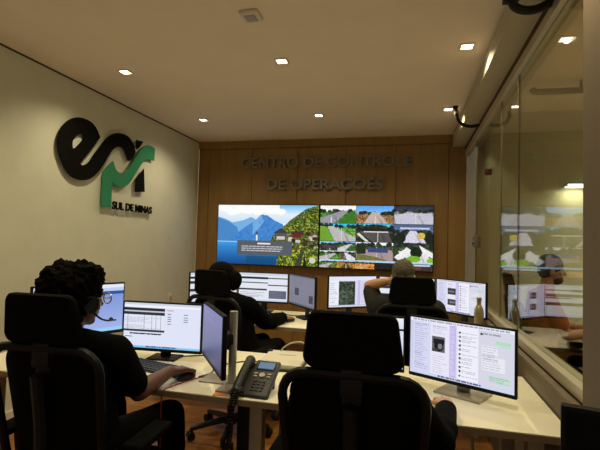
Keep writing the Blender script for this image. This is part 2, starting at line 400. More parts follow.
def road(p, x0, y0, x1, y1, sky, land, rd, kind, hor=.34):
    W, Hh = x1-x0, y1-y0; X = lambda x: x0+x*W; Y = lambda y: y0+y*Hh
    p.grad(y0, y0+hor*Hh, sky, [min(255, c+30) for c in sky], x0, x1)
    p.rect(x0, Y(hor), x1, y1, land); m = (p.u >= x0) & (p.u < x1) & (p.v >= Y(hor)) & (p.v < y1); p.speck(m, 26, RNG, 2)
    for k in range(16): p.ell(X(RNG.random()*.98), Y(hor-.06+.1*RNG.random()), .03*W+.01, .10*Hh, [(26, 40, 26), (50, 66, 40), (34, 36, 40)][k % 3])
    if kind == 0: q = [(.0, .92), (.0, .70), (.62, .28), (.80, .28), (.40, 1.), (.05, 1.)]
    elif kind == 1: q = [(.20, 1.), (.42, .34), (.56, .34), (.86, 1.)]
    elif kind == 2: q = [(.0, .5), (.35, .38), (.95, .40), (1., .62), (1., 1.), (.05, 1.)]
    elif kind == 3: q = [(.22, .18), (.36, .16), (1., .78), (1., 1.), (.42, 1.)]
    else: q = [(.1, .42), (.85, .42), (.95, 1.), (.45, 1.)]
    p.poly([(min(X(a), x1-1e-4), min(Y(b), y1-1e-4)) for a, b in q], rd)
    cx = sum(a for a, b in q)/len(q)
    p.poly([(X(cx-.012), Y(.98)), (X(cx-.004), Y(hor+.1)), (X(cx+.004), Y(hor+.1)), (X(cx+.012), Y(.98))], (222, 222, 220))
    p.poly([(X(cx+.16), Y(.98)), (X(cx+.03), Y(hor+.1)), (X(cx+.045), Y(hor+.1)), (X(cx+.22), Y(.98))], [c*.82 for c in rd])
    m = (p.u >= x0) & (p.u < x1) & (p.v >= y0) & (p.v < y1); out = ~m
def pic_cctv():
    p = Pic(204, 114, (20, 20, 24)); c1, c2 = .33, .665
    road(p, 0, 0, c1, .285, (236, 240, 246), (62, 120, 44), (152, 150, 158), 0); p.poly([(.17, .28), (.26, .12), (.325, .06), (.325, .28)], (58, 118, 34))
    road(p, c1, 0, c2, .285, (92, 160, 226), (142, 106, 70), (196, 176, 170), 1, .42)
    road(p, c2, 0, 1, .285, (36, 44, 60), (150, 148, 160), (196, 194, 210), 2, .30)
    road(p, 0, .285, c1, .575, (40, 176, 230), (96, 150, 50), (186, 184, 184), 3, .16); p.poly([(0, .33), (.06, .34), (.13, .57), (0, .57)], (112, 160, 50))
    road(p, c1, .285, c2, .575, (66, 190, 238), (40, 44, 36), (84, 80, 80), 4, .18); p.poly([(.335, .45), (.36, .43), (.45, .57), (.42, .57)], (220, 216, 206)); p.rect(.40, .40, .62, .425, (220, 218, 210)); p.rect(.35, .36, .66, .40, (24, 28, 26))
    road(p, c2, .285, 1, .575, (72, 92, 132), (40, 48, 40), (214, 210, 228), 1, .40); p.rect(.72, .33, .97, .36, (196, 204, 222)); p.ell(.90, .46, .035, .05, (206, 180, 84)); p.ell(.72, .50, .05, .08, (24, 30, 28)); p.ell(.97, .5, .04, .1, (26, 30, 26))
    road(p, 0, .575, .165, .73, (130, 190, 236), (56, 46, 40), (70, 62, 58), 4, .30); road(p, .165, .575, c1, .73, (110, 178, 232), (60, 100, 44), (206, 204, 210), 0, .2)
    road(p, 0, .73, .20, .87, (206, 226, 240), (76, 120, 42), (186, 184, 186), 0, .2); road(p, .20, .73, c1, .87, (200, 220, 238), (96, 78, 66), (222, 220, 226), 3, .2)
    road(p, c1, .575, c2, .87, (224, 232, 240), (64, 70, 44), (170, 146, 148), 2, .16); p.rect(.44, .67, .62, .74, (54, 74, 128)); p.rect(.34, .6, .42, .76, (30, 44, 26)); p.poly([(.34, .86), (.345, .76), (.5, .80), (.62, .86)], (112, 112, 62))
    road(p, c2, .575, 1, .87, (34, 46, 34), (44, 62, 36), (226, 226, 230), 4, .12); p.poly([(.67, .80), (.78, .64), (.83, .70), (.72, .86)], (236, 236, 238)); p.poly([(.88, .60), (1, .72), (1, .80), (.92, .74)], (238, 236, 236)); p.ell(.86, .72, .05, .09, (22, 34, 22)); p.ell(.84, .82, .06, .05, (120, 176, 40)); p.ell(.98, .84, .03, .04, (130, 190, 50))
    p.rect(0, .865, 1, .895, (176, 212, 236))
    road(p, 0, .895, .16, 1, (196, 214, 234), (96, 112, 46), (184, 178, 186), 0, .1); road(p, .16, .895, c1, 1, (110, 92, 60), (168, 118, 40), (92, 72, 40), 1, .1)
    road(p, c1, .895, .5, 1, (196, 130, 64), (206, 132, 48), (214, 160, 110), 0, .1); p.rect(.5, .895, c2, 1, (26, 26, 30)); p.rect(c2, .895, 1, 1, (60, 48, 44)); p.rect(.7, .9, .98, .93, (190, 204, 224)); p.rect(.8, .95, .9, .97, (120, 60, 50))
    for x in (c1, c2): p.rect(x-.003, 0, x+.003, .87, (15, 15, 20), .6)
    for y in (.285, .575): p.rect(0, y-.004, 1, y+.004, (15, 15, 20), .6)
    m = np.ones(p.u.shape, bool); p.speck(m, 11, RNG); return p
TVX, TVZ, TVW, TVH = -2.568, 1.924, 1.4355, .824
for k, (pic, lab) in enumerate(((pic_lake, 'large wall screen showing a blue lake and mountain village'), (pic_cctv, 'large wall screen showing a grid of road camera views'))):
    t = thing('video_wall_panel', lab, 'screen', (TVX+TVW*(k+.5), YB-.001, TVZ-TVH/2), 0, 'video wall panels on the wood wall')
    MB().box((0, -.035, 0), (TVW-.002, .068, TVH), .006).build('housing', M['bezel'], t)
    screen('screen', pic(), TVW-.022, TVH-.022, t, (0, -.0705, 0))

# ------------------------------------------------------------------ wall lettering and logo
def glyph_mesh(txt, size, depth, embolden):
    cu = bpy.data.curves.new('glyph', 'FONT'); cu.body = txt; cu.size = size; cu.extrude = depth/2; cu.offset = embolden
    o = bpy.data.objects.new('glyph', cu); COL.objects.link(o); bpy.context.view_layer.update()
    me = eval_mesh(o, 'letter'); bpy.data.objects.remove(o); bpy.data.curves.remove(cu)
    return me
def xr(me):
    xs = [v.co.x for v in me.vertices]; return (min(xs), max(xs)) if xs else (0, 0)
def lettering(lines, parent, depth, m, to_local, size0, emb):
    for txt, x0, x1, base, caph in lines:
        size = size0
        ref = glyph_mesh('E', size, depth, emb); ys = [v.co.y for v in ref.vertices]; size *= caph/(max(ys)-min(ys))
        ymin = min(ys)*caph/(max(ys)-min(ys))
        full = xr(glyph_mesh(txt, size, depth, emb)); sx = (x1-x0)/(full[1]-full[0])
        for i, ch in enumerate(txt):
            if ch == ' ': continue
            pre = xr(glyph_mesh(txt[:i+1], size, depth, emb))[1]; g = glyph_mesh(ch, size, depth, emb); off = pre-xr(g)[1]
            for v in g.vertices: v.co = to_local((v.co.x+off-full[0])*sx+x0, v.co.y-ymin+base, v.co.z)
            g.materials.clear(); g.materials.append(m)
            if to_local(1, 0, 0).y != 0: pass
            link('letter', g, parent)
t = thing('wall_lettering', 'raised grey two line lettering reading CENTRO DE CONTROLE DE OPERAÇÕES', 'sign', (-1.12, YB, 2.12))
lettering([('CENTRO DE CONTROLE', -2.255+1.12, .02+1.12, 2.425-2.12, .138), ('DE OPERAÇÕES', -1.878+1.12, -.330+1.12, 2.130-2.12, .138)],
          t, .025, M['letter'], lambda x, y, z: Vector((x, -.032-z, y)), .2, .0042)

def logo_shape(name, polys, m, parent, depth=.010, off=.032):
    cu = bpy.data.curves.new(name, 'CURVE'); cu.dimensions = '2D'; cu.fill_mode = 'BOTH'; cu.extrude = depth/2; cu.bevel_depth = 0
    for pts in polys:
        sp = cu.splines.new('POLY'); sp.points.add(len(pts)-1); sp.use_cyclic_u = True
        for q, pt in zip(sp.points, pts): q.co = (pt[0], pt[1], 0, 1)
    o = bpy.data.objects.new(name, cu); COL.objects.link(o); bpy.context.view_layer.update(); me = eval_mesh(o, name)
    bpy.data.objects.remove(o); me.materials.clear(); me.materials.append(m)
    for v in me.vertices: v.co = Vector((off+v.co.z, v.co.x, v.co.y))
    return link(name, me, parent)
LOGO = {'e': [([(3.611, 2.374), (3.538, 2.458), (3.436, 2.492), (3.295, 2.477), (3.168, 2.394), (3.099, 2.261), (3.1, 2.148), (3.168, 2.024), (3.26, 1.946), (3.392, 1.928), (3.528, 1.975), (3.657, 2.099), (3.791, 2.283), (3.895, 2.346), (3.983, 2.329), (4.058, 2.229), (4.116, 2.26), (4.171, 2.363), (4.064, 2.477), (3.885, 2.484), (3.725, 2.406), (3.572, 2.236), (3.469, 2.105), (3.406, 2.067), (3.368, 2.072), (3.393, 2.113), (3.499, 2.234)], [0, 15]), ([(3.264, 2.193), (3.26, 2.251), (3.296, 2.309), (3.357, 2.343), (3.399, 2.337), (3.388, 2.301), (3.302, 2.208)], [0])], 'p': [([(3.81, 2.182), (3.734, 2.117), (3.668, 2.054), (3.667, 1.893), (3.664, 1.714), (3.813, 1.722), (3.809, 1.844), (3.808, 1.97), (3.872, 1.941), (3.976, 1.938), (4.084, 1.997), (4.193, 2.12), (4.307, 2.258), (4.406, 2.315), (4.536, 2.322), (4.541, 2.466), (4.41, 2.475), (4.281, 2.41), (4.163, 2.274), (4.051, 2.14), (3.957, 2.085), (3.87, 2.098)], [0, 2, 4, 5, 7, 14, 15])], 'stem': [([(4.342, 2.195), (4.376, 1.939), (4.203, 1.918), (4.208, 2.05)], [0, 1, 2, 3])], 'dot': [([(4.186, 2.483), (4.315, 2.495), (4.236, 2.406), (4.194, 2.38)], [0, 1, 2, 3])]}
def logo_poly(key, n=5):
    out = []
    for pts, sharp in LOGO[key]:
        m = len(pts); seg = []
        for i in range(m):
            p1, p2 = Vector((*pts[i], 0)), Vector((*pts[(i+1) % m], 0)); p0, p3 = Vector((*pts[i-1], 0)), Vector((*pts[(i+2) % m], 0))
            if i in sharp: p0 = p1
            if (i+1) % m in sharp: p3 = p2
            for k in range(n):
                tt = k/n; v = .5*((2*p1)+(p2-p0)*tt+(2*p0-5*p1+4*p2-p3)*tt*tt+(3*p1-p0-3*p2+p3)*tt**3); seg.append((v.x-3.85, v.y-2.1))
        out.append(seg)
    return out
lg = thing('wall_logo', 'black and green raised logo epr SUL DE MINAS on the left wall', 'logo', (XL, 3.85, 2.1))
logo_shape('black_letters', logo_poly('e'), M['logo_k'], lg)
o = logo_shape('green_letter', logo_poly('p'), M['logo_g'], lg, .012, .034); o['label'] = 'green letter p of the logo'
logo_shape('black_stem', logo_poly('stem'), M['logo_k'], lg); logo_shape('black_dot', logo_poly('dot'), M['logo_k'], lg)
lettering([('SUL DE MINAS', 3.838-3.85, 4.54-3.85, 1.703-2.1, .080)], lg, .010, M['logo_k'], lambda x, y, z: Vector((.030+z, x, y)), .1, .0035)
t = thing('wall_outlet', 'small pale outlet plate low on the left wall', 'outlet', (XL, 5.07, .674)); MB().box((.005, 0, 0), (.01, .075, .115), .003).build('plate', M['white'], t)
MB().box((.011, 0, 0), (.004, .03, .05), .001).build('socket', M['silver'], t)

# ------------------------------------------------------------------ desks
ZD = .74
def desk(x0, x1, y0, y1, label, legs):
    t = thing('desk', label, 'desk', ((x0+x1)/2, (y0+y1)/2, 0), 0, 'cream operator desks'); cx, cy = (x0+x1)/2, (y0+y1)/2
    MB().box2((x0-cx, y0-cy, ZD-.006), (x1-cx, y1-cy, ZD), .001).build('tabletop', M['desk'], t)
    MB().box2((x0-cx+.001, y0-cy+.001, ZD-.030), (x1-cx-.001, y1-cy-.001, ZD-.006)).build('edge_band', M['desk_edge_shaded'], t)
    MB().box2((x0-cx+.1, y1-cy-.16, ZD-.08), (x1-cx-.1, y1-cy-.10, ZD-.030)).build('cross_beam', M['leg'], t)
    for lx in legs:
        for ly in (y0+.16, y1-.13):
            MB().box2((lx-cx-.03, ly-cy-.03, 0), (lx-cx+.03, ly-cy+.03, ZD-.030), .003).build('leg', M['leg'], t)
    return t
Y0, Y1 = 1.81, 2.59
desk(-2.25, -.302, Y0, Y1, 'cream desk in the near row at left, with the desk phone on it', (-2.15, -.66))
desk(-.298, .598, Y0, Y1, 'cream desk in the near row at right, under the glass partition sill', (-.20, .50))
F0, F1 = 3.44, 4.26
desk(-2.25, -.622, F0, F1, 'cream desk in the far row at left, in front of the wood wall', (-2.15, -.74))
desk(-.618, .598, F0, F1, 'cream desk in the far row at right, with the metal bottle on it', (-.50, .50))
t = thing('cable_riser', 'black cable riser under the near left desk below the phone', 'cable duct', (-.775, 2.2, 0))
MB().box((0, 0, .352), (.115, .10, .70), .006).build('duct', M['black'], t); MB().box((0, 0, .006), (.2, .2, .012), .003).build('foot', M['black'], t)
# third-row desk just below the picture, carrying the dark monitor at the right corner
desk(.20, .97, .55, 1.12, 'cream desk nearest the camera, under the dark monitor', (.27, .90))

# ------------------------------------------------------------------ monitors
def monitor(loc, yaw, W, Hh, zb, pic, label, stand='black', post=None, tilt=0):
    t = thing('monitor', label, 'monitor', (loc[0], loc[1], ZD), yaw, 'computer monitors on the desks')
    zc = zb-ZD+Hh/2
    MB().box((0, .011, zc), (W, .022, Hh), .004).build('housing', M['bezel'], t)
    if pic is None: MB().box((0, -.0005, zc+.004), (W-.016, .001, Hh-.026)).build('screen', M['off'], t)
    else: screen('screen', pic, W-.016, Hh-.026, t, (0, -.0015, zc+.005))
    sm = M['silver'] if stand == 'silver' else M['black']
    if post:
        MB().cyl((.06, .09, .006), (.06, .09, post), .019, seg=20).build('stand_post', sm, t)
        MB().box((.03, .052, zc), (.10, .075, .05), .006).build('bracket', M['black'], t)
        rw = Matrix.Rotation(-yaw, 3, 'Z'); b1, b2 = rw @ Vector((.035, .06, .004)), rw @ Vector((.105, -.045, .005))
        MB().box(b1, (.19, .13, .008), .003, rw).box(b2, (.06, .13, .010), .003, rw).build('stand_base', sm, t)
    else:
        MB().box((0, .065, zc*.5+.01), (.06, .016, zc), .004).box((0, .045, zc), (.09, .05, .09), .006).build('stand_neck', sm, t)
        bw = (.215, .165) if stand == 'silver' else (.17, .13)
        MB().box((0, .055, .005), (bw[0], bw[1], .010), .004).build('stand_base', sm, t)
    return t
def p_table():
    p = Pic(110, 64, (222, 228, 246)); p.rect(0, 0, 1, .05, (206, 212, 232)); p.rect(0, .05, 1, .09, (240, 242, 250)); p.rect(0, .11, .54, .17, (40, 40, 50)); p.rect(0, .17, .54, .22, (196, 200, 214))
    p.rect(0, .21, .54, .27, (46, 46, 56)); p.rect(.02, .27, .54, .60, (226, 230, 244))
    for x in (.05, .26, .36, .42, .48): p.rect(x, .27, x+.009, .60, (176, 180, 196))
    p.lines(.02, .29, .5, .60, 9, (150, 154, 176), RNG, .5); p.rect(0, .60, .54, .645, (50, 50, 60)); p.lines(.08, .67, .5, .71, 1, (30, 30, 40), RNG, 1, .9, 0); p.rect(.12, .67, .5, .695, (46, 46, 58)); p.rect(.02, .745, .12, .765, (60, 60, 76))
    p.rect(.56, .135, .65, .15, (190, 110, 110)); 
    for k, y in enumerate((.22, .28, .33, .38, .43)): p.rect(.57, y, .62, y+.018, (70, 72, 92)); p.rect(.78, y, .84, y+.018, (96, 98, 120)) if k < 4 else None
    p.grad(.95, 1, (150, 205, 240), (120, 190, 235)); p.lines(.3, .96, .7, .99, 1, (60, 80, 120), RNG, .8, .8, 0); return p
def p_oblique_blue():  # oblique-view dimming of the panel painted into a bluish page
    p = Pic(60, 40, (108, 108, 156)); p.grad(0, 1, (112, 112, 164), (78, 80, 112)); p.rect(0, .95, 1, 1, (60, 66, 92)); p.lines(.1, .1, .9, .3, 3, (128, 128, 176), RNG, .5); return p
def p_desktop():
    p = Pic(90, 56, (136, 158, 220)); p.grad(.18, .92, (126, 150, 212), (160, 178, 232)); p.rect(0, 0, 1, .08, (226, 234, 248)); p.rect(0, .08, 1, .14, (190, 206, 236)); p.rect(0, .14, 1, .22, (44, 84, 160)); p.rect(0, .22, .06, .92, (120, 140, 205))
    p.rect(0, .92, 1, 1, (150, 206, 242)); p.rect(.88, .76, .92, .80, (40, 44, 70)); p.rect(0, 0, .30, .92, (216, 226, 240), .8); p.lines(.03, .2, .28, .9, 12, (120, 130, 160), RNG, .6); return p
def p_bands(panel=True):
    p = Pic(90, 52, (226, 230, 240)); p.rect(0, 0, 1, .08, (206, 212, 228)); p.rect(0, .14, .6, .21, (40, 42, 52)); p.rect(.6, .16, 1, .20, (64, 66, 80)); p.rect(0, .33, .6, .37, (90, 92, 104)); p.rect(.6, .40, 1, .45, (56, 58, 72))
    p.rect(0, .56, .58, .62, (44, 46, 56)); p.lines(.02, .7, .55, .9, 4, (120, 124, 140), RNG, .6); p.rect(0, .95, 1, 1, (205, 214, 236))
    if panel: p.rect(.62, .62, .98, .90, (96, 98, 120)); p.lines(.65, .66, .95, .88, 4, (140, 142, 160), RNG, .6)
    else:
        for y in (.28, .55): p.rect(0, y, 1, y+.10, (46, 50, 60))
    return p
def p_oblique_grey():  # page colours darkened to stand in for the panel's fall-off at an angle
    p = Pic(60, 40, (122, 122, 138)); p.rect(0, 0, 1, .06, (92, 94, 108)); p.rect(.24, .42, .40, .68, (56, 58, 78)); p.rect(.80, .60, .95, .84, (58, 56, 74)); p.lines(.1, .1, .8, .4, 6, (104, 104, 124), RNG, .5); p.rect(0, .94, 1, 1, (84, 88, 104)); return p
def p_map():
    p = Pic(90, 64, (216, 216, 240)); p.rect(0, 0, 1, .13, (228, 228, 244)); p.rect(0, .13, .2, .92, (236, 238, 248)); p.rect(.2, .15, .55, .93, (50, 66, 52)); m = (p.u > .2) & (p.u < .55) & (p.v > .15) & (p.v < .93); p.speck(m, 18, RNG, 3)
    for k in range(7): x = .22+.3*RNG.random(); y = .2+.6*RNG.random(); p.poly([(x, y), (x+.02, y), (x+.08*RNG.random(), y+.12), (x-.02, y+.12)], (86, 100, 84))
    p.rect(.60, .13, .66, .93, (196, 190, 230)); p.lines(.68, .2, .97, .9, 14, (170, 170, 200), RNG, .5); p.rect(.8, .4, .86, .42, (170, 60, 80)); p.rect(0, .93, 1, .97, (190, 196, 220)); p.lines(.02, .2, .18, .9, 10, (160, 160, 190), RNG, .5); return p
def p_chat(two=False):
    p = Pic(128, 74, (226, 226, 244)); p.rect(0, 0, 1, .06, (236, 236, 250)); p.lines(.03, .02, .97, .05, 1, (120, 120, 150), RNG, .6, .8, 0)
    p.rect(0, .06, .03, .95, (206, 208, 236)); p.rect(.03, .06, .22, .95, (214, 216, 242)); p.lines(.05, .1, .20, .93, 22, (158, 158, 196), RNG, .6); p.rect(.22, .06, .41, .95, (232, 230, 246))
    if two:
        p.rect(.24, .24, .42, .44, (54, 54, 62)); p.rect(.26, .32, .38, .38, (120, 118, 128)); p.rect(.24, .60, .42, .78, (58, 58, 66)); p.rect(.28, .66, .40, .72, (130, 128, 138))
    else:
        p.rect(.235, .28, .37, .56, (96, 96, 108)); p.ell(.305, .43, .05, .11, (22, 22, 26)); p.rect(.25, .33, .36, .40, (28, 28, 32)); p.ell(.318, .45, .022, .05, (120, 122, 132)); p.rect(.235, .5, .30, .56, (66, 62, 60))
    p.lines(.24, .10, .40, .25, 4, (168, 166, 200), RNG, .6); p.lines(.24, .62 if not two else .82, .40, .94, 8, (168, 166, 200), RNG, .5)
    p.rect(.415, .06, .475, .95, (196, 184, 234)); p.lines(.42, .1, .47, .93, 26, (226, 220, 246), RNG, .8); p.rect(.475, .06, .49, .95, (222, 222, 246))
    p.rect(.49, .06, .69, .95, (238, 238, 250)); 
    for k in range(11): y = .15+.073*k; p.ell(.515, y, .012, .020, [(40, 40, 50), (120, 110, 120), (70, 60, 66)][k % 3]); p.lines(.535, y-.02, .68, y+.03, 2, (150, 150, 176), RNG, .55)
    p.rect(.69, .06, 1, .95, (214, 214, 230)); p.ell(.715, .12, .012, .02, (40, 40, 50)); p.lines(.73, .10, .9, .14, 1, (120, 120, 150), RNG, .6)
    p.rect(.72, .30, .86, .44, (232, 232, 242)); p.rect(.72, .47, .92, .70, (232, 232, 242)); p.lines(.73, .31, .9, .70, 10, (168, 168, 190), RNG, .6)
    g = (176, 222, 190); p.rect(.84, .20, .97, .26, g); p.rect(.88, .27, .97, .29, g); p.rect(.78, .78, .97, .83, g); p.rect(.84, .85, .97, .88, g); p.lines(.79, .79, .96, .88, 3, (120, 180, 140), RNG, .6)
    p.rect(0, .95, 1, 1, (206, 214, 238)); p.lines(.3, .96, .72, .99, 1, (70, 76, 110), RNG, .9, .9, 0); return p
def p_side():
    p = Pic(80, 48, (222, 226, 240)); p.rect(0, 0, 1, .12, (230, 234, 246)); p.rect(0, .20, .04, 1, (24, 34, 50)); p.rect(0, .20, 1, .24, (30, 34, 44)); p.lines(.1, .3, .9, .9, 12, (160, 164, 190), RNG, .5); p.rect(0, .95, 1, 1, (170, 200, 236)); return p
monitor((-1.638, 1.965), R(63), .47, .275, .895, p_desktop(), 'leftmost monitor, turned right, showing a blue page behind the headset wearer')
monitor((-1.329, 2.234), R(5), .47, .275, .787, p_table(), 'monitor in front of the headset wearer, showing a striped table page')
monitor((-.902, 1.964), R(-54), .47, .275, .818, p_oblique_blue(), 'steeply turned bluish monitor on the silver post beside the desk phone', 'silver', .345)
monitor((-.243, 2.262), R(2), .47, .275, .788, p_side(), 'monitor hidden behind the centre chair, only its edges showing')
monitor((.229, 2.143), R(-28.5), .495, .29, .788, p_chat(), 'large near right monitor showing pale lilac chat columns and a camera thumbnail', 'silver')
monitor((-1.772, 3.876), R(51), .495, .29, .835, p_bands(False), 'far row monitor half hidden at left of the dark haired operator')
monitor((-1.350, 4.062), R(4), .495, .29, .832, p_bands(), 'far row monitor with white page and dark bands, right of the dark haired operator')
monitor((-.922, 3.862), R(-48.7), .495, .29, .838, p_oblique_grey(), 'far row monitor with a page painted grey for its oblique view, beside the white banded one')
monitor((-.469, 3.929), R(38), .495, .29, .850, p_map(), 'far row monitor showing a dark green aerial map')
monitor((-.010, 4.125), R(0), .495, .29, .845, p_bands(False), 'far row monitor behind the grey haired operator, mostly covered')
monitor((.423, 3.908), R(-44), .495, .29, .851, p_chat(True), 'far right monitor beside the metal bottle, showing two dark thumbnails')
monitor((.520, .865), R(-15), .495, .29, .838, None, 'dark switched off monitor at the bottom right corner')

# ------------------------------------------------------------------ task chairs
def rrect(w0, w1, z0, z1, r, y0, y1, n=5):
    pts = []
    for cx, cz, a0, wd in ((1, z1-r, 0, w1), (-1, z1-r, 90, w1), (-1, z0+r, 180, w0), (1, z0+r, 270, w0)):
        for k in range(n+1):
            a = R(a0+90*k/n); x = cx*(wd/2-r)+r*math.cos(a); z = cz+r*math.sin(a); tt = (z-z0)/(z1-z0); pts.append(Vector((x, y0+(y1-y0)*tt, z)))
    return pts
def slab(outline, th, bend=0.0, mb=None):
    # a cushion-like plate between two offset copies of an outline, curved across its width
    mb = mb or MB(); t = bmesh.new(); c = sum(outline, Vector())/len(outline); rings = []
    for dy, s in ((-th/2, .0), (-th/2, .6), (-th/2, .95), (-th*.25, 1.0), (th*.25, 1.0), (th/2, .95), (th/2, .6), (th/2, 0)):
        ring = []
        for p in outline:
            q = c+(p-c)*s; q = q+Vector((0, dy, 0)); q.y += bend*(abs(q.x-c.x)**2)*8
            ring.append(q)
        rings.append(ring)
    V = []
    for i, ring in enumerate(rings):
        V.append([t.verts.new(ring[0])] if i in (0, len(rings)-1) else [t.verts.new(q) for q in ring])
    n = len(outline)
    for A, B in zip(V, V[1:]):
        for k in range(n):
            k2 = (k+1) % n
            if len(A) == 1: t.faces.new((A[0], B[k], B[k2]))
            elif len(B) == 1: t.faces.new((A[k], A[k2], B[0]))
            else: t.faces.new((A[k], A[k2], B[k2], B[k]))
    mb._merge(t); return mb
def task_chair(loc, rz, label):
    t = thing('task_chair', label, 'chair', loc, rz, 'black high-backed task chairs')
    slab(rrect(.305, .275, 1.035, 1.213, .035, -.275, -.300), .036, .10).build('headrest', M['pad'], t)
    MB().box((0, -.262, 1.005), (.07, .03, .11), .008).box((0, -.245, .95), (.06, .03, .05), .006).build('headrest_bracket', M['black'], t)
    fr_ = rrect(.40, .44, .53, 1.018, .08, -.17, -.265)
    MB().tube(fr_, .016, 8, True).build('backrest_frame', M['frame'], t)
    slab([p.copy() for p in rrect(.38, .42, .55, 1.00, .07, -.17, -.262)], .012, .15).build('backrest_mesh', M['mesh'], t)
    MB().tube(smooth_curve([(0, -.10, .40), (0, -.22, .42), (0, -.26, .52), (0, -.25, .70), (0, -.285, .93)], 6), .022, 8).build('spine', M['black'], t)
    st = MB(); st.box((0, .01, .455), (.49, .47, .07), .03, seg=4); st.build('seat', M['pad'], t)
    MB().box((0, 0, .395), (.22, .26, .06), .01).build('tilt_mechanism', M['black'], t)
    MB().cyl((0, 0, .10), (0, 0, .37), .026).cyl((0, 0, .24), (0, 0, .37), .035).build('gas_column', M['black'], t)
    sb = MB().cyl((0, 0, .075), (0, 0, .13), .045)
    for k in range(5):
        a = R(90+72*k); e = Vector((.29*math.cos(a), .29*math.sin(a), .075)); sb.tube([(0, 0, .11), e*.5+Vector((0, 0, .06)), e], [.026, .022, .016], 8)
    sb.build('star_base', M['black'], t)
    for k in range(5):
        a = R(90+72*k); e = Vector((.29*math.cos(a), .29*math.sin(a), 0)); b = Vector((-math.sin(a), math.cos(a), 0))
        MB().cyl(e+b*.008+Vector((0, 0, .029)), e+b*.026+Vector((0, 0, .029)), .029).cyl(e-b*.026+Vector((0, 0, .029)), e-b*.008+Vector((0, 0, .029)), .029).cyl(e-b*.01+Vector((0, 0, .029)), e+b*.01+Vector((0, 0, .029)), .012).cyl(e+Vector((0, 0, .03)), e+Vector((0, 0, .08)), .009).build('caster', M['black'], t)
    for s in (-1, 1):
        arm = MB().tube(smooth_curve([(s*.20, .0, .42), (s*.275, -.01, .44), (s*.285, -.03, .55), (s*.285, -.04, .63)], 5), .018, 8).build('armrest', M['black'], t)
        MB().box((s*.285, -.02, .645), (.085, .25, .03), .012, seg=3).build('arm_pad', M['pad'], arm)
    return t
ch = task_chair((-.160, 1.62, 0), 0, 'centre black task chair, largest, with headrest before the near right desk')
dup(ch, (-1.262, 1.58, 0), R(3), 'black task chair of the curly haired headset wearer at left')
dup(ch, (.030, 3.27, 0), 0, 'black task chair of the grey haired operator in the far row')
dup(ch, (-1.255, 3.11, 0), R(-14), 'black task chair of the dark haired operator in the far row')
dup(ch, (1.10, 4.05, 0), R(-90), 'black task chair beyond the glass under the man in rust shirt')

# ------------------------------------------------------------------ people
def fuse(mb, name, m, parent, voxel, sm=4, base=None, disp=None):
    # one continuous surface out of overlapping volumes
    me = bpy.data.meshes.new('fuse'); mb.bm.to_mesh(me); mb.bm.free()
    o = bpy.data.objects.new('fuse', me); COL.objects.link(o)
    md = o.modifiers.new('r', 'REMESH'); md.mode = 'VOXEL'; md.voxel_size = voxel
    if sm:
        sd = o.modifiers.new('s', 'SMOOTH'); sd.factor = .5; sd.iterations = sm
    bpy.context.view_layer.update(); out = eval_mesh(o, name); bpy.data.objects.remove(o); bpy.data.meshes.remove(me)
    if disp:
        for v, n in [(v, v.normal.copy()) for v in out.vertices]: v.co += n*disp(v.co)
    L = parent.location
    for v in out.vertices: v.co -= L
    for p in out.polygons: p.use_smooth = True
    out.materials.clear(); out.materials.append(m)
    return link(name, out, parent)
V = lambda *a: Vector(a)
def lerp(a, b, t): return a+(b-a)*t
def hand(mb, W, d, n, side, curl=.5, k=1.0):
    # wrist W, d toward the fingers, n out of the back of the hand, side +1 right hand / -1 left hand
    d = d.normalized(); n = (n-d*n.dot(d)).normalized(); s = d.cross(n)*side      # s points to the little finger side... thumb is -s
    for f in (-.026, -.009, .009, .025):
        mb.cap(W+s*f*.55*k, .016*k, W+d*.085*k+s*f*k, .0125*k, 10)
    for f, L in ((-.030, .072), (-.010, .082), (.010, .076), (.029, .060)):
        p = W+d*.086*k+s*f*k; a = 0.25*curl; L *= k
        for seg, rr in ((.45, .0092), (.31, .0084), (.24, .0076)):
            dd = (d*math.cos(a)-n*math.sin(a)); q = p+dd*L*seg; mb.cap(p, rr*k, q, (rr-.0006)*k, 8); p = q; a += .75*curl
    p = W+d*.022*k-s*.022*k; a = .75
    for L, rr in ((.042, .0125), (.033, .0105), (.026, .0092)):
        dd = d*math.cos(a)-s*math.sin(a)-n*.25*curl; q = p+dd.normalized()*L*k; mb.cap(p, rr*k, q, (rr-.0008)*k, 8); p = q; a -= .35
def head(mb, c, f, upv, k=1.0, nose=1.0):
    f = f.normalized(); upv = (upv-f*upv.dot(f)).normalized(); r = f.cross(upv)
    rot = Matrix((r, f, upv)).transposed()
    P = lambda x, y, z: c+(r*x+f*y+upv*z)*k
    mb.ell(P(0, -.012, .030), (.074*k, .094*k, .088*k), 3, rot); mb.ell(P(0, .022, -.022), (.060*k, .066*k, .088*k), 3, rot)
    mb.ell(P(0, .055, -.088), (.028*k, .026*k, .022*k), 2, rot)
    for sx in (-1, 1):
        mb.ell(P(sx*.036, .058, -.012), (.026*k, .022*k, .022*k), 2, rot); mb.ell(P(sx*.030, .078, .024), (.026*k, .012*k, .009*k), 2, rot)
        mb.ell(P(sx*.078, -.008, -.012), (.010*k, .019*k, .032*k), 2, rot)
    mb.cap(P(0, .084, .014), .008*k, P(0, .104*nose, -.024), .012*k, 8); mb.ell(P(0, .092, -.030), (.017*k, .012*k, .009*k), 2, rot)
    mb.ell(P(0, .084, -.056), (.023*k, .010*k, .007*k), 2, rot); mb.ell(P(0, .080, -.067), (.020*k, .010*k, .007*k), 2, rot)
    return P, rot
